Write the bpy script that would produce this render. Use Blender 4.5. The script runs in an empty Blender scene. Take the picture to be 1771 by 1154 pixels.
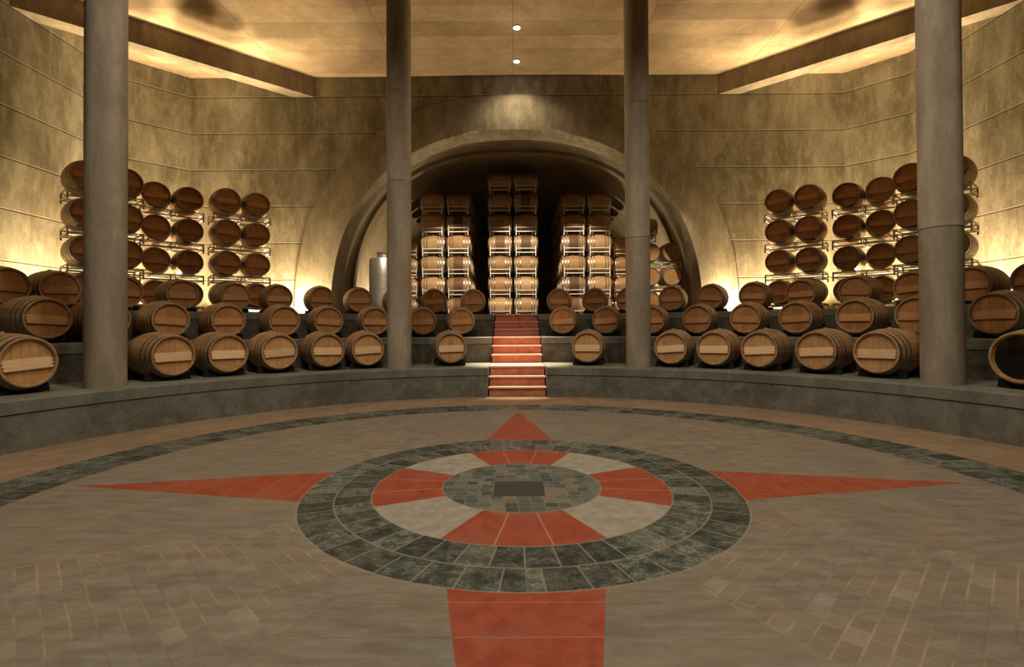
import bpy, bmesh, math, random
from mathutils import Vector, Matrix
random.seed(7)
PI = math.pi
SC = bpy.context.scene
COL = SC.collection

# ------------------------------------------------------------------ layout
EYE = 1.28                      # camera height
CX, CY = 0.05, 4.18             # centre of the round floor
T = 0.556                       # height of one terrace
R1, R2, R3 = 5.47, 7.0, 8.75    # terrace edges
F3 = 3 * T                      # upper floor level
RX = 0.08                       # axis of the room
YW = 15.1                       # back wall
XS = 10.9                       # half width of the room
PAN = 1.1                       # formwork lift height
ZC = EYE + 7.62                 # ceiling
AX, AB, AH, AN = 0.057, 5.53, 5.58, 2.3   # arch centre, half width, height, exponent

# ------------------------------------------------------------------ node helper
class V:
    def __init__(s, nt, sock): s.nt, s.s = nt, sock
    def _m(s, op, *a):
        n = s.nt.nodes.new('ShaderNodeMath'); n.operation = op
        for i, x in enumerate((s,) + a):
            if isinstance(x, V): s.nt.links.new(x.s, n.inputs[i])
            else: n.inputs[i].default_value = x
        return V(s.nt, n.outputs[0])
    def __add__(s, o): return s._m('ADD', o)
    __radd__ = __add__
    def __sub__(s, o): return s._m('SUBTRACT', o)
    def __rsub__(s, o): return (s * -1.0) + o
    def __mul__(s, o): return s._m('MULTIPLY', o)
    __rmul__ = __mul__
    def __truediv__(s, o): return s._m('DIVIDE', o)
    def lt(s, o): return s._m('LESS_THAN', o)
    def gt(s, o): return s._m('GREATER_THAN', o)
    def abs(s): return s._m('ABSOLUTE')
    def floor(s): return s._m('FLOOR')
    def fract(s): return s._m('FRACT')
    def sqrt(s): return s._m('SQRT')
    def sin(s): return s._m('SINE')
    def min(s, o): return s._m('MINIMUM', o)
    def max(s, o): return s._m('MAXIMUM', o)
    def atan2(s, o): return s._m('ARCTAN2', o)
    def sstep(s, a, b):
        n = s.nt.nodes.new('ShaderNodeMapRange'); n.interpolation_type = 'SMOOTHSTEP'
        s.nt.links.new(s.s, n.inputs[0]); n.inputs[1].default_value = a; n.inputs[2].default_value = b
        return V(s.nt, n.outputs[0])

class Mat:
    def __init__(self, name, rough=0.8, metal=0.0, spec=0.3):
        self.m = bpy.data.materials.new(name); self.m.use_nodes = True
        self.nt = self.m.node_tree
        self.b = self.nt.nodes['Principled BSDF']
        self.b.inputs['Roughness'].default_value = rough
        self.b.inputs['Metallic'].default_value = metal
        self.b.inputs['Specular IOR Level'].default_value = spec
    def coord(self, kind='Object'):
        n = self.nt.nodes.new('ShaderNodeTexCoord'); return n.outputs[kind]
    def xyz(self, sock):
        n = self.nt.nodes.new('ShaderNodeSeparateXYZ'); self.nt.links.new(sock, n.inputs[0])
        return [V(self.nt, o) for o in n.outputs]
    def vec(self, x, y, z):
        n = self.nt.nodes.new('ShaderNodeCombineXYZ')
        for i, a in enumerate((x, y, z)):
            if isinstance(a, V): self.nt.links.new(a.s, n.inputs[i])
            else: n.inputs[i].default_value = a
        return n.outputs[0]
    def noise(self, vec, scale=1.0, detail=4.0, rough=0.6, dist=0.0):
        n = self.nt.nodes.new('ShaderNodeTexNoise'); n.inputs['Scale'].default_value = scale
        n.inputs['Detail'].default_value = detail; n.inputs['Distortion'].default_value = dist; n.inputs['Roughness'].default_value = rough
        self.nt.links.new(vec, n.inputs['Vector']); return V(self.nt, n.outputs[0])
    def white(self, vec):
        n = self.nt.nodes.new('ShaderNodeTexWhiteNoise'); n.noise_dimensions = '3D'
        self.nt.links.new(vec, n.inputs['Vector']); return V(self.nt, n.outputs[0])
    def rnd(self):
        n = self.nt.nodes.new('ShaderNodeObjectInfo'); return V(self.nt, n.outputs['Random'])
    def mix(self, f, a, b):
        n = self.nt.nodes.new('ShaderNodeMix'); n.data_type = 'RGBA'
        ins = [n.inputs[0], n.inputs[6], n.inputs[7]]
        for i, x in zip(ins, (f, a, b)):
            if isinstance(x, V): self.nt.links.new(x.s, i)
            elif isinstance(x, bpy.types.NodeSocket): self.nt.links.new(x, i)
            elif isinstance(x, tuple): i.default_value = (*x[:3], 1)
            else: i.default_value = x
        return n.outputs[2]
    def scale_col(self, c, f):
        n = self.nt.nodes.new('ShaderNodeVectorMath'); n.operation = 'SCALE'
        self.nt.links.new(c, n.inputs[0]); self.nt.links.new(f.s, n.inputs['Scale']); return n.outputs[0]
    def color(self, c):
        if isinstance(c, tuple): self.b.inputs['Base Color'].default_value = (*c, 1)
        else: self.nt.links.new(c, self.b.inputs['Base Color'])
    def bump(self, h, dist=0.01, strength=0.6):
        n = self.nt.nodes.new('ShaderNodeBump'); n.inputs['Distance'].default_value = dist
        n.inputs['Strength'].default_value = strength
        self.nt.links.new(h.s, n.inputs['Height']); self.nt.links.new(n.outputs[0], self.b.inputs['Normal'])
    def roughness(self, v): self.nt.links.new(v.s, self.b.inputs['Roughness'])

# ------------------------------------------------------------------ materials
def concrete(name, base, dark, light, stain=0.5, lines=False, vstretch=0.35, bump=0.006, panels=None, rough=.85, side=False, fine=1.0):
    M = Mat(name, rough=rough, spec=0.25)
    o = M.coord(); x, y, z = M.xyz(o)
    v1 = M.vec(x, y, z * vstretch)
    n1 = M.noise(v1, 1.1, 6, .62); n2 = M.noise(v1, 5.0, 5, .65); n3 = M.noise(o, 22 * fine, 3, .6)
    st = M.noise(M.vec(x * 3.0, y * 3.0, z * .45), 1.0, 6, .7)
    c = M.mix(n1.sstep(.32, .68), dark, base)
    c = M.mix(n2.sstep(.42, .70) * .45, c, light)
    c = M.mix(st.sstep(.52, .72) * stain, c, dark)
    c = M.mix(n3.sstep(.5, .75) * .35, c, light)
    n4 = M.noise(o, 70 * fine, 3, .7); c = M.mix(n4.sstep(.53, .66) * .5, c, dark)
    n5 = M.noise(M.vec(x, y, z * .6), 2.6, 8, .75); c = M.mix(n5.sstep(.47, .60) * .45, c, dark)
    h = n2 * .5 + n3 * .25
    if lines:
        zz = (z - (EYE + .38 * PAN)) / PAN
        f = (zz - zz.floor() - .5).abs()          # 0 in the middle, .5 at joints
        wob = (M.noise(o, 2.0, 2, .5) - .5) * .004
        ln = (f + wob).sstep(.483, .493)
        fz = zz - zz.floor()
        edge = fz.sstep(.016, .020) * (1.0 - fz.sstep(.034, .042))
        u = y if side else x
        row = zz.floor()
        off = M.white(M.vec(row, 0.0, 3.0)) * .25
        uu = u / 2.44 + off
        fv = (uu - uu.floor() - .5).abs().sstep(.4968, .4988)
        pv = M.white(M.vec(uu.floor(), row, 1.0))
        c = M.scale_col(c, pv * .22 + .88)
        c = M.mix(edge * .6, c, light)  # highlight along each joint ledge, painted in as a paler stripe
        c = M.mix(ln * .8, c, tuple(d * .35 for d in dark))
        c = M.mix(fv * .3, c, dark)
        h = h - ln * 2.2 + edge * 1.2 - fv * .4
    if panels:
        a, b = panels
        uu, vv = x / a, y / b
        fu = (uu - uu.floor() - .5).abs().sstep(.496, .4995)
        fv = (vv - vv.floor() - .5).abs().sstep(.485, .497)
        pv = M.white(M.vec(uu.floor(), vv.floor(), 1.0))
        c = M.scale_col(c, pv * .28 + .84)
        c = M.mix((fu * .9).max(fv * .6), c, tuple(d * .6 for d in dark))
        h = h - fu - fv
    M.color(c); M.bump(h, bump, .7)
    return M.m

CB, CD, CL = (.29, .25, .165), (.13, .105, .06), (.42, .375, .265)
m_wall = concrete('concrete_wall', CB, CD, CL, .6, True)
m_wall_s = concrete('concrete_side_wall', CB, CD, CL, .6, True, side=True)
m_arch = concrete('concrete_arch_band', (.27, .225, .15), (.15, .12, .07), (.38, .325, .225), .45)
m_vault = concrete('concrete_vault', (.29, .235, .155), (.19, .145, .09), (.38, .32, .23), .3)
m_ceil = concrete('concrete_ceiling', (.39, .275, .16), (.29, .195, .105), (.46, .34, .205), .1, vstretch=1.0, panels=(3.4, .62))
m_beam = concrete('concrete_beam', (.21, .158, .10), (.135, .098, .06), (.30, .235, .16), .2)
m_column = concrete('concrete_column', (.42, .355, .27), (.24, .195, .14), (.50, .435, .34), .5, vstretch=.2, bump=.003, fine=2.0)
m_terr_shaded = concrete('concrete_terrace_shaded', (.125, .11, .08), (.06, .052, .038), (.22, .20, .15), .3, vstretch=1.2, fine=1.5)  # middle and top terrace faces: shade behind the barrels put into a darker tone
m_terr1 = concrete('concrete_front_terrace', (.185, .18, .15), (.095, .09, .07), (.29, .285, .24), .3, vstretch=1.2, fine=1.5)
m_terrtop = concrete('concrete_terrace_top', (.19, .19, .145), (.13, .13, .10), (.25, .255, .20), .2, vstretch=1.0, rough=.7)
m_cap = concrete('concrete_cap', (.19, .19, .16), (.11, .11, .09), (.27, .27, .225), .35, vstretch=.6, fine=1.5)

def wood(name, c1, c2, head=False, stain=False, tone=.35, rough=.55):
    M = Mat(name, rough=rough, spec=.35)
    o = M.coord(); x, y, z = M.xyz(o)
    r = M.rnd()
    if head:       # planks upright: split along the width (object y)
        k = y / .085 + .37
        grain = M.noise(M.vec(x, y * 60.0, z * 3.0 + r * 50.0), 1.0, 3, .6)
    else:          # staves around the axis (object x)
        k = y.atan2(z) * (26 / (2 * PI))
        grain = M.noise(M.vec(x * 3.0 + r * 50.0, y * 45.0, z * 45.0), 1.0, 3, .6)
    w = M.white(M.vec(k.floor(), r * 97.0, 2.0))
    gap = (k - k.floor() - .5).abs().sstep(.465, .495)
    big = M.noise(M.vec(x + r * 30.0, y, z), 5.0, 3, .6)
    c = M.mix(w, c1, c2)
    c = M.mix(grain.sstep(.4, .75) * .4, c, tuple(a * .6 for a in c1))
    c = M.scale_col(c, r * tone + (1.0 - tone * .5))
    c = M.scale_col(c, big * .5 + .75)
    if stain:
        s = (1.0 - (x.abs() + (grain - .5) * .02).sstep(.175, .185))
        hue = M.mix(M.white(M.vec(r * 31.0, 1.0, 1.0)), (.05, .026, .012), (.17, .05, .03))
        c = M.mix(s * .85, c, hue)
    c = M.mix(gap * .55, c, (.03, .015, .006))
    M.color(c); M.bump(grain * .3 - gap * 1.0, .003, .5)
    return M.m

OAK1, OAK2 = (.36, .19, .08), (.50, .29, .135)
m_stave = wood('oak_staves', OAK1, OAK2)
m_stave_pale = wood('pale_oak_staves', (.46, .28, .13), (.58, .38, .195))
m_stave_stained = wood('wine_stained_staves', (.40, .24, .11), (.52, .34, .18), stain=True)
m_head = wood('oak_head', (.40, .175, .058), (.50, .245, .09), head=True, tone=.25, rough=.5)
m_head_pale = wood('pale_oak_head', (.52, .275, .11), (.60, .345, .15), head=True, tone=.2, rough=.45)
def plain(name, c, rough=.5, metal=0.0, spec=.3, noise=0.15, scale=8):
    M = Mat(name, rough, metal, spec)
    n = M.noise(M.coord(), scale, 4, .6)
    M.color(M.mix(n, tuple(a * (1 - noise) for a in c), tuple(min(1, a * (1 + noise)) for a in c)))
    return M.m
def board_mat():
    M = Mat('head_crossboard', .5, 0, .3)
    x, y, z = M.xyz(M.coord())
    g = M.noise(M.vec(x * 5.0, y * 5.0, z * 60.0), 1.0, 4, .6); r = M.rnd()
    c = M.mix(g.sstep(.3, .7), (.68, .43, .23), (.80, .56, .34))
    M.color(M.scale_col(c, r * .3 + .85)); return M.m
m_board = board_mat()
def board_dark():
    M = Mat('head_crossboard_brown', .5, 0, .3)
    x, y, z = M.xyz(M.coord())
    g = M.noise(M.vec(x * 5.0, y * 5.0, z * 60.0), 1.0, 4, .6); r = M.rnd()
    c = M.mix(g.sstep(.3, .7), (.42, .20, .075), (.54, .28, .115))
    M.color(M.scale_col(c, r * .3 + .85)); return M.m
m_board2 = board_dark()
m_hoop = plain('galvanised_hoop', (.30, .31, .30), .38, .85)
m_hoop_bright = plain('bright_hoop', (.42, .39, .33), .36, .85)
m_cradle = plain('black_cradle', (.02, .018, .015), .6)
m_rack = plain('rack_metal', (.55, .50, .42), .45, .35, .4)
m_rack_w = plain('white_rack_metal', (.80, .76, .68), .45, .1, .4)
m_black = plain('black_glass', (.006, .004, .004), .08, 0, .6)
m_bung = plain('bung', (.35, .2, .1), .6)
m_steel = plain('stainless_steel', (.66, .64, .60), .36, .8, noise=.05)
m_fix = plain('lamp_housing', (.5, .48, .45), .5)
def stair_mat():
    M = Mat('red_sandstone', .7, 0, .25)
    o = M.coord(); n = M.noise(o, 6, 5, .6); n2 = M.noise(o, 30, 3, .6)
    c = M.mix(n.sstep(.3, .7), (.36, .12, .07), (.50, .20, .125))
    c = M.mix(n2.sstep(.5, .8) * .3, c, (.6, .3, .2))
    M.color(c); M.bump(n2, .003, .5); return M.m
m_stair = stair_mat()
m_tread = plain('red_sandstone_lit', (.58, .33, .25), .6, noise=.12)  # treads coloured paler to stand for the light they catch from above
def emit(name, c, s):
    m = bpy.data.materials.new(name); m.use_nodes = True
    nt = m.node_tree; nt.nodes.clear()
    e = nt.nodes.new('ShaderNodeEmission'); e.inputs[0].default_value = (*c, 1); e.inputs[1].default_value = s
    o = nt.nodes.new('ShaderNodeOutputMaterial'); nt.links.new(e.outputs[0], o.inputs[0]); return m
m_bulb = emit('lit_bulb', (1, .93, .78), 90)

def floor_material():
    M = Mat('inlaid_stone_floor', .5, 0, .35)
    o = M.coord(); x, y, z = M.xyz(o)
    wob = (M.noise(o, 3.0, 2, .5) - .5) * .012
    u = x - CX + wob; v = y - CY + wob
    r = (u * u + v * v).sqrt()
    au, av = u.abs(), v.abs()
    m, n = au.max(av), au.min(av)
    a = n.atan2(m)                       # 0..45 degrees from the nearest axis
    th = u.atan2(v)
    quad = M.white(M.vec(u.gt(0.0), v.gt(0.0), au.gt(av)))
    mott = M.noise(o, 2.2, 5, .65); mid = M.noise(o, 9.0, 5, .7); fine = M.noise(o, 45.0, 4, .7)
    streak = M.noise(M.vec(x * 2.0, y * 9.0, 0.0), 1.6, 6, .7)
    def joint(f, w):
        return ((f - f.floor() - .5).abs()).sstep(.5 - w * 1.6, .5 - w * .5)
    # --- beige field
    p, q = (m + n) * .7071, (m - n) * .7071
    pi_ = p / .085
    qi = q / .125 + M.white(M.vec(pi_.floor(), quad, 2.0)) * .8
    gj = (joint(pi_, .055) * (mott * 1.6 - .1)).max(joint(qi, .035) * .55)
    gid = M.white(M.vec(pi_.floor(), qi.floor(), quad * 9.0))
    sj_c = m / .27 + .35
    sj = joint(sj_c, .015)
    sid = M.white(M.vec(sj_c.floor(), quad * 5.0, 7.0))
    slab = a.lt(math.radians(27.5))
    edge_ab = (a - math.radians(27.5)).abs() * r
    eb = 1.0 - edge_ab.sstep(.004, .012)
    fid = slab * (sid * .5 + .25) + (1.0 - slab) * gid
    fj = (slab * sj * .8 + (1.0 - slab) * gj).max(eb * .5)
    beige = M.mix(streak.sstep(.3, .7), (.15, .128, .098), (.235, .21, .17))
    beige = M.mix(mott.sstep(.4, .7) * .6, beige, (.25, .18, .11))
    beige = M.mix(mid.sstep(.55, .75) * .35, beige, (.33, .30, .235))
    beige = M.mix(fid.gt(.97) * (1.0 - slab) * .15, beige, (.36, .33, .27))
    beige = M.scale_col(beige, fid * .20 + .89)
    beige = M.mix(fine.sstep(.55, .7) * .25, beige, (.13, .10, .065))
    grout = M.mix(mott.sstep(.35, .65), (.11, .075, .04), (.42, .33, .20))
    field = M.mix(fj * .6, beige, grout)
    # --- slate
    tid = M.white(M.vec((th * 7.32).floor(), r.gt(1.46), 6.0))
    sl_n = M.noise(M.vec(x * 4.0 + y * tid * 9.0, y * 6.0 - x * tid * 5.0, tid * 7.0), 1.6, 7, .62, 2.5)
    vein = 1.0 - (sl_n - .5).abs().sstep(.0, .035)
    vein = vein * mid.sstep(.35, .6)
    slate = M.mix(mid.sstep(.35, .65), (.022, .032, .025), (.075, .088, .068))
    slate = M.mix(tid.sstep(.6, .9) * .25, slate, (.15, .13, .09))
    slate = M.mix(vein * .8, slate, (.26, .25, .20))
    slate = M.mix(fine.sstep(.58, .72) * .4, slate, (.22, .21, .17))
    def ring_slate(ang_n, r_mid, r_off):
        cr = (r - r_off).gt(r_mid - r_off) * 1.0
        k = th * (ang_n / (2 * PI)) + cr * .43
        jj = ((k - k.floor() - .5).abs() - .5) * (-2 * PI / ang_n) * r      # metres to the joint
        j1 = 1.0 - jj.sstep(.003, .009)
        j2 = 1.0 - (r - r_mid).abs().sstep(.004, .010)
        idd = M.white(M.vec(k.floor(), cr, 4.0))
        c = M.scale_col(slate, idd * 1.0 + .55)
        return M.mix(j1.max(j2) * .75, c, (.22, .21, .17))
    ring_in = ring_slate(46, 1.46, 0.0)
    ring_out = ring_slate(110, 4.12, 0.0)
    # --- red stone
    red = M.mix(mid.sstep(.3, .7), (.25, .040, .018), (.34, .068, .030))
    red = M.mix(M.noise(o, 7.0, 6, .75).sstep(.62, .75) * .6, red, (.15, .03, .02))
    red = M.mix(mott.sstep(.45, .65) * .45, red, (.29, .10, .065))
    red_j = M.mix(joint(sj_c, .012) * .4, red, (.42, .25, .17))
    a_l = (a - math.radians(8.6)).abs() * r
    red_in = M.mix((1.0 - a_l.sstep(.003, .008)) * .6, red, (.42, .28, .20))
    grey = M.mix(mid.sstep(.35, .65), (.26, .24, .19), (.36, .33, .265))
    g_l = (math.radians(45) - a).abs() * r
    grey = M.mix((1.0 - g_l.sstep(.003, .008)) * .35, grey, (.2, .17, .12))
    # --- hub
    ku, kv = u / .098 + .2, v / .088
    ku = ku + M.white(M.vec(kv.floor(), 3.0, 1.0)) * .5
    hj = joint(ku, .035).max(joint(kv, .04))
    hid = M.white(M.vec(ku.floor(), kv.floor(), 8.0))
    hub = M.mix(hid, (.045, .055, .045), (.15, .165, .14))
    hub = M.mix(hid.gt(.9) * .5, hub, (.22, .15, .07))
    hub = M.mix(fine.sstep(.5, .75) * .35, hub, (.2, .2, .17))
    hub = M.mix(hj * .6, hub, (.24, .225, .18))
    pl = ((u + .02).abs().lt(.2)) * ((v + .10).abs().lt(.19))
    hub = M.mix(pl, hub, M.mix(fine.sstep(.5, .7) * .4, (.035, .042, .032), (.12, .125, .10)))
    # --- outer tan ring
    ko, kr = th * (150 / (2 * PI)), r / .2
    ko = ko + (kr.floor() * .5)
    oid = M.white(M.vec(ko.floor(), kr.floor(), 5.0))
    oj = joint(ko, .03).max(joint(kr, .03))
    outer = M.mix(oid, (.24, .16, .095), (.31, .22, .14))
    outer = M.mix(mott.sstep(.4, .7) * .4, outer, (.34, .23, .14))
    outer = M.mix(oj * .4, outer, (.14, .09, .05))
    # --- assemble
    arm = n.lt((3.68 - m) * .196) * m.lt(3.68)
    c = M.mix(arm, field, red_j)
    c = M.mix(r.gt(3.85), c, ring_out)
    c = M.mix(r.gt(4.42), c, outer)
    c = M.mix(r.lt(1.71), c, ring_in)
    sect = M.mix(a.lt(math.radians(25.5)), grey, red_in)
    c = M.mix(r.lt(1.19), c, sect)
    c = M.mix(r.lt(.645), c, hub)
    for rr in (.645, 1.19, 1.71):
        c = M.mix((1.0 - (r - rr).abs().sstep(.003, .009)) * .55, c, (.30, .27, .20))
    M.color(c)
    M.roughness(mid * .35 + .32)
    M.bump(mid * .6 + fine * .4 - fj * .5 * r.gt(1.71), .004, .55)
    return M.m
m_floor = floor_material()

# ------------------------------------------------------------------ mesh helpers
def obj(name, bm, mat, parent=None, smooth=False, kind=None, loc=None):
    me = bpy.data.meshes.new(name); bm.normal_update(); bm.to_mesh(me); bm.free()
    mats = mat if isinstance(mat, (list, tuple)) else [mat]
    for m in mats: me.materials.append(m)
    if smooth:
        for p in me.polygons: p.use_smooth = True
        try: me.set_sharp_from_angle(angle=math.radians(40))
        except Exception: pass
    o = bpy.data.objects.new(name, me); COL.objects.link(o)
    if parent: o.parent = parent
    if kind: o['kind'] = kind
    if loc: o.location = loc
    return o
def tag(o, label, cat, group=None):
    o['label'] = label; o['category'] = cat
    if group: o['group'] = group
    return o
def dup(root):
    c = root.copy(); COL.objects.link(c)
    for ch in list(root.children):
        d = ch.copy(); COL.objects.link(d); d.parent = c
    return c
def box(bm, x0, x1, y0, y1, z0, z1, mi=0):
    vs = [bm.verts.new(p) for p in ((x0,y0,z0),(x1,y0,z0),(x1,y1,z0),(x0,y1,z0),(x0,y0,z1),(x1,y0,z1),(x1,y1,z1),(x0,y1,z1))]
    for f in ((0,3,2,1),(4,5,6,7),(0,1,5,4),(1,2,6,5),(2,3,7,6),(3,0,4,7)):
        bm.faces.new([vs[i] for i in f]).material_index = mi
def bar(bm, a, b, w=.02, h=None):
    """square bar from a to b"""
    a, b = Vector(a), Vector(b); d = (b - a).normalized(); h = h or w
    up = Vector((0, 0, 1)) if abs(d.z) < .9 else Vector((0, 1, 0))
    s = d.cross(up).normalized() * w / 2; t = s.normalized().cross(d).normalized() * h / 2
    vs = [bm.verts.new(p + i * s + j * t) for p in (a, b) for i, j in ((-1,-1),(1,-1),(1,1),(-1,1))]
    for f in ((3,2,1,0),(4,5,6,7),(0,1,5,4),(1,2,6,5),(2,3,7,6),(3,0,4,7)):
        bm.faces.new([vs[i] for i in f])
def lathe(bm, prof, n=40, axis='x', caps=False, mi=0):
    """revolve (pos along axis, radius)"""
    rings = []
    for t, r in prof:
        ring = []
        for k in range(n):
            a = 2 * PI * k / n
            p = (t, r * math.sin(a), r * math.cos(a)) if axis == 'x' else (r * math.cos(a), r * math.sin(a), t)
            ring.append(bm.verts.new(p))
        rings.append(ring)
    for A, B in zip(rings, rings[1:]):
        for k in range(n):
            q = [A[k], A[(k + 1) % n], B[(k + 1) % n], B[k]]
            if axis == 'x': q.reverse()
            bm.faces.new(q).material_index = mi
    if caps:
        for R, rev in ((rings[0], True), (rings[-1], False)):
            R2_ = list(R)
            if axis == 'x': rev = not rev
            if rev: R2_.reverse()
            bm.faces.new(R2_).material_index = mi
    return rings
def fix(bm): bmesh.ops.recalc_face_normals(bm, faces=bm.faces)

# ------------------------------------------------------------------ barrels (axis = local x, front head at x=0 facing -x, centre height z=0)
L = .92
def brad(t):                # outer radius at distance t from the front
    s = (t / L - .5) * 2
    return .345 - .050 * (abs(s) ** 2.1)
def stave_bm(n=40, closed=False):
    bm = bmesh.new()
    prof = [(.042, .255), (.042, .262), (0.004, .270), (0, .276), (0, .288), (.004, brad(0))]
    prof += [(L * k / 12, brad(L * k / 12)) for k in range(1, 12)]
    prof += [(L - .004, brad(L)), (L, .288), (L, .276), (L - .004, .270), (L - .042, .262), (L - .042, .255)]
    prof = [(a - L / 2, b) for a, b in prof]
    lathe(bm, prof, n, caps=closed); fix(bm); return bm
def hoop_bm(t0, t1, n=40):
    bm = bmesh.new()
    c = -L / 2
    lathe(bm, [(t0 + c, brad(t0) - .002), (t0 + c, brad(t0) + .003), ((t0 + t1) / 2 + c, brad((t0 + t1) / 2) + .0035),
               (t1 + c, brad(t1) + .003), (t1 + c, brad(t1) - .002)], n); fix(bm); return bm
HOOPS = [(.006, .050), (.125, .155), (.225, .262)]
def head_bm(back=False, n=40):
    bm = bmesh.new()
    s = L / 2 - .044
    a = [(-s, .263), (-s + .022, .263)] if not back else [(s - .022, .263), (s, .263)]
    lathe(bm, a, n, caps=True); fix(bm); return bm
def board_bm():
    # wide batten across the head, notched at both ends, thicker along its lower edge
    bm = bmesh.new()
    x0 = -L / 2 + .043
    zt, zb = .045, -.085
    def hw(z): return math.sqrt(.258 ** 2 - z * z)
    cols = []
    zs = [zt, zt - .018, zt - .020, zt - .040, zt - .042, zt - .060, zt - .062, zt - .082, zt - .084, zt - .102, zt - .104, zb]
    ins = [.016, .016, 0, 0, .014, .014, 0, 0, .016, .016, 0, 0]
    fr, bk = [], []
    for side in (-1, 1):
        for z, i in (list(zip(zs, ins)) if side == 1 else list(zip(zs, ins))[::-1]):
            t = .010 + .022 * (zt - z) / (zt - zb)
            y = side * (hw(z) - .004 - i)
            fr.append(bm.verts.new((x0 - t, y, z))); bk.append(bm.verts.new((x0, y, z)))
    bm.faces.new(fr); bm.faces.new(bk[::-1])
    n = len(fr)
    for i in range(n): bm.faces.new([fr[i], bk[i], bk[(i + 1) % n], fr[(i + 1) % n]])
    bm.normal_update(); bmesh.ops.triangulate(bm, faces=[f for f in bm.faces if len(f.verts) > 4])
    fix(bm); return bm
def bung_bm():
    bm = bmesh.new(); lathe(bm, [(.338, .032), (.362, .028), (.362, .0)], 14, axis='z'); fix(bm); return bm
def make_barrel(stave, head, board, hoop, front_only=False):
    b = obj('wine_barrel', stave_bm(), stave, smooth=True)
    for t0, t1 in HOOPS:
        obj('hoop', hoop_bm(t0, t1), hoop, b, True)
        obj('hoop', hoop_bm(L - t1, L - t0), hoop, b, True)
    obj('barrel_head', head_bm(), head, b); obj('barrel_head', head_bm(True), head, b)
    if board: obj('head_batten', board_bm(), board, b)
    obj('bung', bung_bm(), m_bung, b, True)
    return b
# protos are moved into place on first use
def supply(make):
    st = {'o': None}
    def get():
        if st['o'] is None: st['o'] = make(); return st['o']
        return dup(st['o'])
    return get
bar_new = supply(lambda: make_barrel(m_stave, m_head_pale, m_board, m_hoop))
bar_brown = supply(lambda: make_barrel(m_stave, m_head, m_board2, m_hoop))
bar_black = supply(lambda: make_barrel(m_stave, m_black, None, m_hoop))
bar_plainhead = supply(lambda: make_barrel(m_stave_pale, m_head_pale, None, m_hoop))
bar_side_a = supply(lambda: make_barrel(m_stave_pale, m_head, None, m_hoop_bright))
bar_side_b = supply(lambda: make_barrel(m_stave_stained, m_head, None, m_hoop_bright))
bar_side_c = supply(lambda: make_barrel(m_stave, m_head, None, m_hoop_bright))

def set_barrel(b, x, y, z, ang, roll=0.0):
    """front head centre at x,y,z; barrel runs away along the direction ang (from +Y towards +X)"""
    d = Vector((math.sin(ang), math.cos(ang), 0))
    b.rotation_mode = 'XYZ'
    b.rotation_euler = (roll, 0, PI / 2 - ang)
    b.location = Vector((x, y, z)) + d * (L / 2)

def make_cradle():
    bm = bmesh.new()
    for s in (-1, 1): box(bm, -.34, .34, s * .17 - .03, s * .17 + .03, 0, .035)
    fix(bm); c = obj('barrel_cradle', bm, m_cradle)
    for s in (-1, 1):
        bm = bmesh.new(); x0, x1 = s * .26 - .035, s * .26 + .035
        pts = [(-.30, 0), (.30, 0), (.30, .045), (.285, .105), (.25, .115)]
        R_ = brad(L / 2 + .26) + .011
        for k in range(9):
            y = .22 - .44 * k / 8
            pts.append((y, .37 - math.sqrt(R_ ** 2 - y * y)))
        pts += [(-.25, .115), (-.285, .105), (-.30, .045)]
        A = [bm.verts.new((x0, y, z)) for y, z in pts]; B = [bm.verts.new((x1, y, z)) for y, z in pts]
        n = len(pts)
        bm.faces.new(A); bm.faces.new(B[::-1])
        for i in range(n): bm.faces.new([A[i], A[(i + 1) % n], B[(i + 1) % n], B[i]])
        bm.normal_update(); bmesh.ops.triangulate(bm, faces=[f for f in bm.faces if len(f.verts) > 4])
        fix(bm); obj('chock', bm, m_cradle, c)
    return c
cradle_new = supply(make_cradle)

ORD = ['first', 'second', 'third', 'fourth', 'fifth', 'sixth', 'seventh', 'eighth', 'ninth', 'tenth', 'eleventh', 'twelfth']
def terrace_row(name, R, zbase, angles_l, angles_r, getter, look, grp):
    """angles in degrees, listed outward from the stairs on each side"""
    for side, angs in (('left', angles_l), ('right', angles_r)):
        for i, a in enumerate(angs):
            g = getter
            lk = look
            if name == 'lowest terrace' and side == 'right' and i == len(angs) - 1:
                g = bar_black; lk = 'black-headed barrel'
            b = g()
            ang = math.radians(a)
            set_barrel(b, CX + R * math.sin(ang), CY + R * math.cos(ang), zbase + .37, ang, math.radians(random.uniform(-4.5, 4.5)))
            tag(b, f'{lk}, {ORD[i]} {side} of the stairs on the {name}', 'barrel', grp)
            c = cradle_new()
            rm = R + L / 2
            c.location = (CX + rm * math.sin(ang), CY + rm * math.cos(ang), zbase); c.rotation_euler = (0, 0, PI / 2 - ang)
            tag(c, f'black cradle under the {ORD[i]} barrel {side} of the stairs on the {name}', 'cradle', f'black cradles on the {name}')
ROW1L = [-12.6, -27.9, -34.8, -42.6, -50.2, -57.6, -73.5]
ROW1R = [13.4, 28.5, 35.8, 43.0, 51.2, 59.0, 74.0]
ROW2L = [-9.6, -16.2, -24.1, -31.4, -37.9, -45.5, -52.5, -59.1, -64.9]
ROW2R = [8.1, 15.4, 22.9, 30.1, 37.2, 44.0, 51.2, 57.8, 65.0]
ROW3L = [-7.0, -13.3, -19.2, -24.9, -30.4, -36.3, -41.8, -48.0, -54.0, -59.9, -64.1]
ROW3R = [7.0, 12.7, 18.1, 24.6, 30.2, 36.0, 42.0, 48.2, 54.0, 59.3, 64.3]

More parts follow.
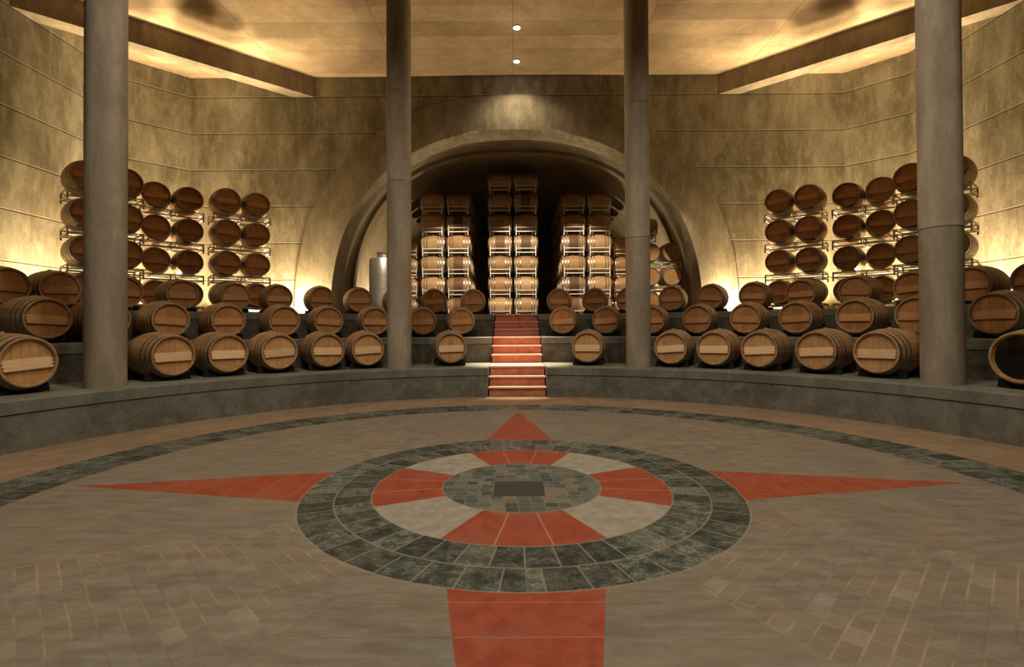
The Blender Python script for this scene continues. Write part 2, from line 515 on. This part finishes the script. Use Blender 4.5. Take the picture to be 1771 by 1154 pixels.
terrace_row('lowest terrace', 5.95, T, ROW1L, ROW1R, bar_new, 'pale-headed barrel', 'barrels on the lowest terrace')
terrace_row('middle terrace', 7.65, 2 * T, ROW2L, ROW2R, bar_brown, 'brown-headed barrel', 'barrels on the middle terrace')
terrace_row('top terrace', 9.25, 3 * T, ROW3L, ROW3R, bar_brown, 'brown-headed barrel', 'barrels on the top terrace')

# ------------------------------------------------------------------ racks (local x = barrel axis, y = across two barrels, z=0 at the barrel centres above)
SP = .70
def rack_parts(mat, sp=SP, tall=False):
    hw = sp / 2 + (.32 if tall else .31)
    zt_, zb_ = (-.352, -.447)
    bm = bmesh.new()
    for s in (-1, 1):
        bar(bm, (s * .26, -hw, zt_), (s * .26, hw, zt_), .022)
        bar(bm, (s * .26, -hw, zb_), (s * .26, hw, zb_), .022)
        for y in (-.02, .02, ): bar(bm, (s * .26, y, zb_), (s * .26, y, zt_), .016)
    for y in ((-hw, hw) if tall else ()):
        bar(bm, (-.37, y, -.215), (.37, y, -.215), .03); bar(bm, (-.37, y, -.37), (.37, y, -.37), .034)
    if tall:
        bar(bm, (-.37, 0, zt_), (.37, 0, zt_), .024); bar(bm, (-.37, 0, zb_), (.37, 0, zb_), .024)
    else:
        for y in (-hw, 0, hw):
            bar(bm, (-.37, y, -.325), (.37, y, -.325), .026); bar(bm, (-.37, y, -.462), (.37, y, -.462), .026)
    za, zb2 = (zt_, zb_) if tall else (-.332, -.466)
    for x in (-.37, .37):
        bar(bm, (x, -hw, za), (x, hw, za), .028); bar(bm, (x, -hw, zb2), (x, hw, zb2), .028)
        if not tall:
            for y in (-.05, .05): bar(bm, (x, y, zb2), (x, y, za), .02)
    fix(bm)
    r = obj('barrel_rack', bm, mat)
    for x in (-.37, .37):
        for y in (-hw, hw):
            b2 = bmesh.new(); bar(b2, (x, y, -.515 if tall else -.549), (x, y, -.12 if tall else -.335), .034); fix(b2); obj('post', b2, mat, r)
    for b_ in ((-1, 1) if sp else (0,)):
        for s in (-1, 1):
            b2 = bmesh.new(); yc = b_ * sp / 2
            R_ = brad(L / 2 + .26) + .006
            pr = None
            for k in range(9):
                y = -.16 + .32 * k / 8
                p = (s * .26, yc + y, max(-math.sqrt(R_ ** 2 - y * y) - .012, -.345))
                if pr: bar(b2, pr, p, .05, .01)
                pr = p
            fix(b2); obj('saddle', b2, mat, r)
    return r
rack_grey = supply(lambda: rack_parts(m_rack))
rack_white = supply(lambda: rack_parts(m_rack_w, .72, True))
TIER = ['bottom', 'second', 'third', 'fourth', 'fifth', 'sixth', 'seventh']
PIT = .80
def rack_stack(x, y, ang, tiers, who, batten=True):
    """x,y = mid-point between the two front heads"""
    d = Vector((math.sin(ang), math.cos(ang), 0)); s = Vector((math.cos(ang), -math.sin(ang), 0))
    for t in range(tiers):
        z = F3 + .55 + t * PIT
        r = rack_grey(); p = Vector((x, y, z)) + d * (L / 2)
        r.location = p; r.rotation_euler = (0, 0, PI / 2 - ang)
        tag(r, f'steel rack, {TIER[t]} tier, {who}', 'barrel rack', f'steel racks, {who}')
        for k, sd in ((-1, 'left'), (1, 'right')):
            b = bar_brown() if batten else bar_plainhead()
            q = Vector((x, y, z)) + s * (k * SP / 2)
            set_barrel(b, q.x, q.y, z, ang, math.radians(random.uniform(-3, 3)))
            tag(b, f'dark barrel, {sd} one, {TIER[t]} tier, {who}', 'barrel', f'barrels of the {who}')
# mid-point of the two front heads, heading
RACKS = {
    'rack group behind the far left column': (-8.83, 10.93, -50),
    'left rack group just right of the far left column': (-8.42, 12.43, -42),
    'rack group nearest the arch at the left': (-7.0, 13.02, -40),
    'rack group nearest the arch at the right': (7.16, 13.02, 40),
    'right rack group just left of the far right column': (8.58, 12.43, 42),
    'rack group behind the far right column': (8.98, 10.93, 50),
}
for nm, (x, y, a) in RACKS.items():
    rack_stack(x, y, math.radians(a), 4, nm)

# ------------------------------------------------------------------ tunnel stacks: barrels lie across the tunnel
YT = 19.55
def side_barrel(i):
    return (bar_side_a, bar_side_b, bar_side_c)[i]()
# which look each front barrel has, bottom tier first (a plain, b wine-stained, c brown)
LOOK = {'left': [(0,1),(0,1),(0,1),(0,2),(0,1),(0,2)], 'middle': [(0,0),(2,0),(2,2),(1,1),(2,0),(0,1),(2,2)], 'right': [(1,0),(1,0),(2,0),(1,0),(2,2),(2,2)]}
DESC = ['pale barrel', 'wine-stained barrel', 'brown barrel']
def side_tagged(k, x, y, z, label, grp):
    b = side_barrel(k); b.rotation_euler = (random.uniform(0, 6.28) , 0, 0)
    # keep the bung at the top: roll only by small amounts
    b.rotation_euler = (random.uniform(-.2, .2), 0, 0); b.location = (x, y, z)
    tag(b, label, 'barrel', grp); return b
def tunnel_stack(side, xc, tiers, deep_cols, depth=8):
    for c, cn, dx in ((0, 'left', -.495), (1, 'right', .495)):
        xj = xc + dx
        n = depth if c in deep_cols else 2
        for t in range(tiers):
            z = F3 + .52 + t * .80
            for dpt in range(n):
                y = YT + dpt * .72 + (0 if dpt % 2 == 0 else 0) + (dpt // 2) * .04
                k = LOOK[side][t][c] if dpt == 0 else random.choice((0, 1, 2))
                if dpt > 1 and c not in deep_cols: continue
                where = 'facing the hall' if dpt == 0 else f'{ORD[dpt]} row back'
                side_tagged(k, xj, y, z,
                            f'{DESC[k]}, {side} tunnel stack, {cn} column, {TIER[t]} tier, {where}', f'barrels of the {side} tunnel stack')
                if dpt % 2 == 0:
                    r = rack_white(); r.location = (xj, y + .36, z); 
                    tag(r, f'white rack, {side} tunnel stack, {cn} column, {TIER[t]} tier, {where}', 'barrel rack', f'white racks of the {side} tunnel stack')
tunnel_stack('left', -2.62, 6, (1,))
tunnel_stack('middle', -.04, 7, ())
tunnel_stack('right', 2.78, 6, (0,))
# dark outer stacks beside the tunnel walls
for side, xc in (('left', -4.22), ('right', 4.32)):
    for t in range(4):
        z = F3 + .55 + t * .80
        for dpt in range(4):
            y = 20.2 + dpt * .72 + (dpt // 2) * .04
            b = bar_side_c(); b.location = (xc, y, z)
            tag(b, f'shadowed barrel by the {side} tunnel wall, {TIER[t]} tier, {ORD[dpt]} row back', 'barrel', f'shadowed barrels by the {side} tunnel wall')
            if dpt % 2 == 0:
                r = rack_white(); r.location = (xc, y + .36, z)
                tag(r, f'shadowed rack by the {side} tunnel wall, {TIER[t]} tier, {ORD[dpt]} row back', 'barrel rack', f'shadowed racks by the {side} tunnel wall')

# pale-headed barrels on a rack just inside the arch, right
def lit_stack():
    x, y = 4.88, 16.72
    for t in range(3):
        z = F3 + .55 + t * .80
        r = rack_grey(); r.location = (x, y + L / 2, z); r.rotation_euler = (0, 0, PI / 2)
        tag(r, f'steel rack on tier {t+1} just inside the arch at the right', 'barrel rack', 'racks just inside the arch at the right')
        for k, sd in ((-1, 'left'), (1, 'right')):
            b = bar_plainhead(); set_barrel(b, x + k * .35, y, z, 0.0)
            tag(b, f'bare orange-headed barrel, {sd} one, {TIER[t]} tier, inside the arch at the right', 'barrel', 'orange-headed barrels inside the arch')
    b = bar_side_c(); b.location = (4.36, 17.2, F3 + .57 + 3 * .80)
    tag(b, 'dark barrel lying sideways on top of the orange-headed barrels inside the arch', 'barrel')
    r = rack_parts(m_rack_w, 0, True); r.location = (4.36, 17.2, F3 + .607 + 3 * .80); b.location.z += .05
    tag(r, 'steel rack under the dark sideways barrel inside the arch', 'barrel rack')
lit_stack()

# ------------------------------------------------------------------ steel tank, left inside the arch
tk = bpy.data.objects.new('wine_tank', None); COL.objects.link(tk); tk.location = (-4.30, 16.75, F3)
tag(tk, 'stainless steel wine tank standing inside the arch left of the barrel stacks', 'tank')
bm = bmesh.new()
lathe(bm, [(.14, .0), (.14, .46), (.17, .50), (.95, .50), (.955, .507), (.985, .507), (.99, .50), (1.38, .50), (1.385, .506), (1.41, .506), (1.415, .50), (1.92, .50), (1.96, .485), (2.02, .24), (2.03, 0)], 56, 'z'); fix(bm)
obj('tank_body', bm, m_steel, tk, True)
bm = bmesh.new(); lathe(bm, [(2.0, .25), (2.10, .25), (2.10, .235), (2.10, 0)], 40, 'z'); fix(bm); obj('neck', bm, m_steel, tk, True)
bm = bmesh.new(); lathe(bm, [(2.125, 0), (2.125, .27), (2.15, .275), (2.17, .26), (2.18, 0)], 40, 'z'); fix(bm); obj('lid', bm, m_steel, tk, True)
bm = bmesh.new(); bar(bm, (-.33, 0, 2.205), (.33, 0, 2.205), .03, .018)
bar(bm, (0, 0, 2.17), (0, 0, 2.26), .02); fix(bm); obj('clamp_bar', bm, m_steel, tk)
bm = bmesh.new(); box(bm, .28, .36, -.43, -.37, 1.15, 1.26); fix(bm); obj('sample_valve', bm, m_steel, tk)
for a in (45, 135, 225, 315):
    bm = bmesh.new(); r_ = math.radians(a); lathe(bm, [(0, .035), (.16, .03)], 12, 'z', True)
    bmesh.ops.translate(bm, verts=bm.verts, vec=(.38 * math.cos(r_), .38 * math.sin(r_), 0)); fix(bm); obj('leg', bm, m_steel, tk, True)

# ------------------------------------------------------------------ floor and terraces
def annulus_sector(bm, r0, r1, z, x_cut, amax, side, n=90, mi=0, down=False):
    """flat sector between radii, from the stair cut to amax degrees"""
    def pts(r):
        a0 = math.asin(x_cut / r); a1 = math.radians(amax)
        return [(CX + side * r * math.sin(a0 + (a1 - a0) * k / n), CY + r * math.cos(a0 + (a1 - a0) * k / n), z) for k in range(n + 1)]
    A = [bm.verts.new(p) for p in pts(r0)]; B = [bm.verts.new(p) for p in pts(r1)]
    for k in range(n):
        bm.faces.new([A[k], A[k + 1], B[k + 1], B[k]]).material_index = mi
    return A, B
def terrace(name, r0, r1, z0, z1, xc, side, amax=118, face=None):
    """solid ring with a shadow joint below its cap"""
    n = 90
    a1 = math.radians(amax)
    capz = z1 - .145
    prof = [(r0, z0), (r0, capz - .012), (r0 + .03, capz - .012), (r0 + .03, capz), (r0 - .012, capz), (r0 - .012, z1 - .014), (r0 + .002, z1), (r1, z1)]
    bm = bmesh.new(); rows = []
    for r, z in prof:
        a0 = math.asin(xc / r)
        rows.append([bm.verts.new((CX + side * r * math.sin(a0 + (a1 - a0) * k / n), CY + r * math.cos(a0 + (a1 - a0) * k / n), z)) for k in range(n + 1)])
    for i, (A, B) in enumerate(zip(rows, rows[1:])):
        mi = 1 if i in (3, 4, 5) else (2 if i == 6 else 0)
        for k in range(n):
            bm.faces.new([A[k], A[k + 1], B[k + 1], B[k]]).material_index = mi
    # end face at the stair cut
    e = [rows[i][0] for i in range(len(prof))]
    g = bm.verts.new((CX + side * xc, CY + math.sqrt(r1 * r1 - xc * xc), z0))
    bm.faces.new(e + [g])
    bm.normal_update(); bmesh.ops.triangulate(bm, faces=[f for f in bm.faces if len(f.verts) > 4])
    fix(bm)
    return obj(name, bm, [face or m_terr_shaded, m_cap, m_terrtop], kind='structure')
SW = .56
for side in (-1, 1):
    terrace('terrace_step', R1, R2 + .35, 0, T, SW, side, face=m_terr1)
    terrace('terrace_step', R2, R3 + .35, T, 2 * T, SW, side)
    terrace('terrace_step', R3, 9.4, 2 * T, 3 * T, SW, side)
# floor
bm = bmesh.new()
vs = [bm.verts.new(p) for p in ((-11.2, -8, 0), (11.3, -8, 0), (11.3, 12, 0), (-11.2, 12, 0))]
bm.faces.new(vs); obj('floor', bm, m_floor, kind='structure')
# upper floor: outside radius 9.38 to beyond the tunnel
bm = bmesh.new()
N = 120; inner = []; outer = []
def box_pt(a):
    dx, dy = math.sin(a), math.cos(a)
    ts = []
    for lim, d, c in ((11.3, dx, CX), (-11.2, dx, CX), (15.6, dy, CY), (-8, dy, CY)):
        if abs(d) > 1e-6:
            t = (lim - c) / d
            if t > 0: ts.append(t)
    t = min(ts); return (CX + dx * t, CY + dy * t)
for k in range(N + 1):
    a = math.radians(-118 + 236 * k / N)
    inner.append(bm.verts.new((CX + 9.38 * math.sin(a), CY + 9.38 * math.cos(a), F3 - .002)))
    px, py = box_pt(a); outer.append(bm.verts.new((px, py, F3 - .002)))
for k in range(N): bm.faces.new([inner[k], outer[k], outer[k + 1], inner[k + 1]])
fix(bm)
for f in bm.faces:
    if f.normal.z < 0: f.normal_flip()
obj('floor', bm, m_terrtop, kind='structure')
bm = bmesh.new(); vs = [bm.verts.new(p) for p in ((-7.4, 15.55, F3), (7.5, 15.55, F3), (7.5, 34, F3), (-7.4, 34, F3))]
bm.faces.new(vs); obj('floor', bm, m_terrtop, kind='structure')

# ------------------------------------------------------------------ staircase
st = bpy.data.objects.new('staircase', None); COL.objects.link(st); st.location = (CX, 9.6, 0)
tag(st, 'red sandstone staircase climbing between the barrel terraces to the tunnel', 'staircase')
RIS = [9.62, 9.84, 10.06, 10.95, 11.22, 11.49, 12.35, 12.62, 12.89]
for k in range(9):
    bm = bmesh.new(); y0 = RIS[k] - 9.6; y1 = (RIS[k + 1] if k < 8 else 13.5) - 9.6
    h = T / 3; z0, z1 = k * h, (k + 1) * h
    w = SW - .004
    box(bm, -w + .02, w - .02, y0 + .02, y1 + .02, z0 - .001, z1 - .035)
    fix(bm); sp_ = obj('step', bm, m_stair, st)
    bm = bmesh.new(); box(bm, -w, w, y0 - .02, y1 + .02, z1 - .035, z1 + (.004 if k == 8 else 0))
    bmesh.ops.bevel(bm, geom=[e for e in bm.edges], offset=.012, segments=3, affect='EDGES')
    fix(bm); obj('tread', bm, m_tread, sp_, True)

# ------------------------------------------------------------------ columns
def column(x, y, z0, rings, label):
    bm = bmesh.new(); R_ = .23; ztop = ZC - z0
    prof = [(0, R_)]
    for h in rings:
        prof += [(h - .012, R_), (h - .006, R_ - .006), (h, R_ + .006), (h + .012, R_ + .001)]
    prof += [(ztop, R_)]
    lathe(bm, prof, 64, 'z'); fix(bm)
    c = obj('concrete_column', bm, m_column, smooth=True, loc=(x, y, z0))
    c.rotation_euler = (0, 0, random.uniform(0, 6))
    tag(c, label, 'column', 'round concrete columns on the lowest terrace')
COLS = [
    (-5.36, 6.60, [], 'far left concrete column'),
    (-2.20, 9.66, [3.55, 5.25], 'concrete column left of the stairs with a crack ring near its top'),
    (2.36, 9.64, [2.45, 5.0], 'concrete column right of the stairs'),
    (5.51, 6.54, [2.0], 'far right concrete column'),
]
for x, y, rings, label in COLS: column(x, y, T, rings, label)

# ------------------------------------------------------------------ walls
def arch_pts(a, b, n, cx, z0, steps=72):
    out = []
    for k in range(steps + 1):
        t = PI * k / steps
        c, s = -math.cos(t), math.sin(t)
        out.append((cx + a * math.copysign(abs(c) ** (2 / n), c), z0 + b * abs(s) ** (2 / n)))
    return out
XL, XR = RX - XS, RX + XS
CHX, CHY = 1.12, 1.12
Z0 = F3
# back wall with the arch opening
bm = bmesh.new()
AP = arch_pts(AB, AH, AN, AX, Z0)
xa, xb = XL + CHX, XR - CHX
top = []
for (px, pz) in AP:
    # project from the arch centre to the rectangle
    dx, dz = px - AX, pz - Z0
    ts = []
    if dx > 1e-6: ts.append((xb - AX) / dx)
    if dx < -1e-6: ts.append((xa - AX) / dx)
    if dz > 1e-6: ts.append((ZC - Z0) / dz)
    t = min(ts); top.append((AX + dx * t, Z0 + dz * t))
# insert exact corners by snapping the nearest points
for cxn in ((xa, ZC), (xb, ZC)):
    i = min(range(len(top)), key=lambda j: (top[j][0] - cxn[0]) ** 2 + (top[j][1] - cxn[1]) ** 2); top[i] = cxn
A = [bm.verts.new((p[0], YW, p[1])) for p in AP]; B = [bm.verts.new((p[0], YW, p[1])) for p in top]
for k in range(len(A) - 1): bm.faces.new([A[k], A[k + 1], B[k + 1], B[k]])
fix(bm); obj('wall_back', bm, m_wall, kind='structure')
# raised concrete band round the arch, with bevelled opening edge and deep reveal
bm = bmesh.new()
outer_ = arch_pts(6.62, 6.62, AN, AX, Z0); o2 = arch_pts(6.57, 6.57, AN, AX, Z0)
in1 = arch_pts(AB + .0, AH + .0, AN, AX, Z0)
in2 = arch_pts(AB - .10, AH - .10, AN, AX, Z0)
in3 = arch_pts(AB - .10, AH - .10, AN, AX, Z0)
in4 = arch_pts(5.85, 5.95, 2.5, AX, Z0)
rows = []
for P, y in ((outer_, YW), (outer_, YW - .07), (o2, YW - .09), (in1, YW - .09), (in2, YW + .10), (in3, YW + .5), (in4, YW + .5)):
    rows.append([bm.verts.new((p[0], y, p[1])) for p in P])
for A, B in zip(rows, rows[1:]):
    for k in range(len(A) - 1): bm.faces.new([A[k], A[k + 1], B[k + 1], B[k]])
fix(bm); obj('trim_1', bm, m_arch, kind='structure', smooth=True)
# short vault behind the arch, then the wider barrel gallery
bm = bmesh.new(); rows = []
YV = 17.98
for y, P in ((YW + .5, (5.85, 5.95, 2.5)), (17.7, (5.85, 5.95, 2.5)), (17.7, (5.74, 5.84, 2.5)), (YV, (5.74, 5.84, 2.5)), (YV, (5.95, 6.05, 2.5))):
    rows.append([bm.verts.new((p[0], y, p[1])) for p in arch_pts(*P, AX, Z0 - .01)])
for A, B in zip(rows, rows[1:]):
    for k in range(len(A) - 1): bm.faces.new([A[k], A[k + 1], B[k + 1], B[k]])
fix(bm); obj('wall_vault', bm, m_vault, kind='structure', smooth=True)
bm = bmesh.new(); rows = []
for y in (YV, 20, 23, 27, 34):
    rows.append([bm.verts.new((p[0], y, p[1])) for p in arch_pts(5.95, 6.05, 2.5, AX, Z0 - .01)])
for A, B in zip(rows, rows[1:]):
    for k in range(len(A) - 1): bm.faces.new([A[k], A[k + 1], B[k + 1], B[k]])
fix(bm); obj('wall_gallery', bm, m_vault, kind='structure', smooth=True)
bm = bmesh.new(); bm.faces.new([bm.verts.new((p[0], 34, p[1])) for p in arch_pts(5.95, 6.05, 2.5, AX, Z0 - .01)]); obj('wall_gallery_end', bm, m_vault, kind='structure')
def quad(name, pts, mat):
    bm = bmesh.new(); bm.faces.new([bm.verts.new(p) for p in pts]); return obj(name, bm, mat, kind='structure')
quad('wall_back_left', [(XL, YW - CHY, Z0 - 1), (xa, YW, Z0 - 1), (xa, YW, ZC), (XL, YW - CHY, ZC)], m_wall)
quad('wall_back_right', [(xb, YW, Z0 - 1), (XR, YW - CHY, Z0 - 1), (XR, YW - CHY, ZC), (xb, YW, ZC)], m_wall)
quad('wall_left', [(XL, -6, 0), (XL, YW - CHY, 0), (XL, YW - CHY, ZC), (XL, -6, ZC)], m_wall_s)
quad('wall_right', [(XR, YW - CHY, 0), (XR, -6, 0), (XR, -6, ZC), (XR, YW - CHY, ZC)], m_wall_s)
quad('wall_front', [(XR, -6, 0), (XL, -6, 0), (XL, -6, ZC), (XR, -6, ZC)], m_wall)
quad('ceiling', [(XL, -6, ZC), (XR, -6, ZC), (XR, YW, ZC), (XL, YW, ZC)], m_ceil)
# plinth: the lowest wall lift stands a little proud
# diagonal beams
ZS = EYE + 7.02
def beam(q, label):
    bm = bmesh.new()
    lo = [bm.verts.new((x, y, ZS)) for x, y in q]; hi = [bm.verts.new((x, y, ZC)) for x, y in q]
    bm.faces.new(lo); bm.faces.new(hi[::-1])
    for i in range(4): bm.faces.new([lo[i], lo[(i + 1) % 4], hi[(i + 1) % 4], hi[i]])
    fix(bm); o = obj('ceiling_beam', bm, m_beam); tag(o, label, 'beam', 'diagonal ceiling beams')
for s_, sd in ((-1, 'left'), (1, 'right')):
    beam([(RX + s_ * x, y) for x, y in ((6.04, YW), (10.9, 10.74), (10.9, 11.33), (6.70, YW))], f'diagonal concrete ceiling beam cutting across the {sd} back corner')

# ------------------------------------------------------------------ lamps
def fixture(x, y, label, aim):
    f = bpy.data.objects.new('spotlight', None); COL.objects.link(f); f.location = (x, y, ZC)
    tag(f, label, 'lamp')
    bm = bmesh.new(); lathe(bm, [(-.004, .115), (-.022, .11), (-.03, .085), (-.012, .075), (-.012, 0)], 28, 'z'); fix(bm); obj('trim_ring', bm, m_fix, f, True)
    bm = bmesh.new(); lathe(bm, [(-.06, 0), (-.055, .035), (-.04, .06), (-.014, .07)], 24, 'z'); fix(bm); obj('bulb', bm, m_bulb, f, True)
fixture(.10, 14.25, 'small bright ceiling spotlight nearest the arch wall', None)
fixture(.10, 12.65, 'small bright ceiling spotlight farther out from the arch wall', None)

def spot(loc, aim, power, col, size, blend=.6, rad=.05):
    l = bpy.data.lights.new('spot', 'SPOT'); l.energy = power; l.color = col; l.spot_size = math.radians(size); l.spot_blend = blend; l.shadow_soft_size = rad
    o = bpy.data.objects.new('spot', l); COL.objects.link(o); o.location = loc
    d = Vector(aim) - Vector(loc); o.rotation_euler = d.to_track_quat('-Z', 'Y').to_euler(); return o
UPC = (1.0, .81, .50); NEU = (1.0, .83, .60)
for s in (-1, 1):
    # floor washlights against the walls behind the top terrace
    for x, y, p in ((10.3, 11.3, 1.0), (9.75, 13.6, .7), (8.1, 14.75, .7), (6.35, 14.75, 1.0)):
        spot((RX + s * x, y, F3 + .12), (RX + s * (x + (.15 if x > 10 else 0)), y + (0 if x > 10 else .15), F3 + 6), 820 * p, UPC, 168, .3, .06)
    # narrow floor uplights that reach the ceiling past the racks
    for x, y, dx, dy, p in ((10.2, 12.6, -1.0, -.4, 1.1), (9.5, 13.7, -.8, -.9, 1.3), (8.2, 14.3, -.3, -1.2, 1.2), (6.5, 14.3, .2, -1.4, .8)):
        spot((RX + s * x, y, F3 + .12), (RX + s * (x + dx), y + dy, F3 + 6), 2600 * p, UPC, 50, .8, .10)
    spot((RX + s * 9.3, 12.5, F3 + .12), (RX + s * 8.6, 12.0, F3 + 6), 1400, UPC, 44, .8, .10)
    # uplights close to the tunnel walls, aimed outward
    spot((AX + s * 5.25, 20.7, F3 + .15), (AX + s * 5.5, 20.2, F3 + 3), 650, UPC, 130, .5, .05)
    spot((AX + s * 5.3, 18.7, F3 + .15), (AX + s * 5.75, 18.9, F3 + 1.6), 160, UPC, 80, .7, .05)
# ceiling spotlights on the axis, followed by added spots with no fixture
spot((.10, 14.25, ZC - .14), (.10, 14.45, 0), 240, NEU, 136, 1.0, .05)
spot((.10, 12.60, ZC - .14), (.05, 10.75, T), 15000, NEU, 19, .9, .05)
for xt in (-2.7, 0, 2.85):
    spot((.10, 11.3, ZC - .1), (xt, 19.4, 3.45), 5200, NEU, 19.5, .35, .05)  # added out-of-view spots that brighten the tunnel stacks
spot((3.8, 8.0, ZC - .1), (4.85, 16.8, 2.75), 2800, NEU, 12, .6, .08)  # added unseen spot to brighten the orange-headed barrels
spot((-3.6, 8.0, ZC - .1), (-4.25, 16.7, 2.8), 3000, NEU, 11, .6, .08)  # added unseen spot that puts light on the front of the tank
# hall lamps over the middle of the floor
for x, y, p in ((-2.6, 4.6, 1), (2.6, 4.6, 1), (-1.6, 1.6, 1.1), (1.6, 1.6, 1.1)):
    spot((x, y, ZC - .1), (x * 1.1, y + .8, 0), 600 * p, (1.0, .88, .70), 124, .7, .14)

# ------------------------------------------------------------------ world, camera, view
w = bpy.data.worlds.new('World'); SC.world = w; w.use_nodes = True
w.node_tree.nodes['Background'].inputs[0].default_value = (0, 0, 0, 1)
cam = bpy.data.cameras.new('Camera'); co = bpy.data.objects.new('Camera', cam); COL.objects.link(co); SC.camera = co
cam.sensor_width = 36; cam.lens = 36 * 874 / 1771
pitch, yaw, roll = math.radians(.6), math.radians(.275), math.radians(.30)
cam.shift_y = -16.2 / 1771
co.matrix_world = Matrix.Translation((0, 0, EYE)) @ Matrix.Rotation(yaw, 4, 'Z') @ Matrix.Rotation(PI / 2 + pitch, 4, 'X') @ Matrix.Rotation(-roll, 4, 'Z')
cam.clip_start = .05; cam.clip_end = 200
SC.view_settings.view_transform = 'Standard'; SC.view_settings.look = 'None'
SC.view_settings.gamma = 1; SC.view_settings.use_curve_mapping = False
SC.view_settings.exposure = 0.0
SC.cycles.max_bounces = 7; SC.cycles.diffuse_bounces = 4; SC.cycles.adaptive_threshold = .03; SC.cycles.use_denoising = True
SC.cycles.sample_clamp_indirect = 5
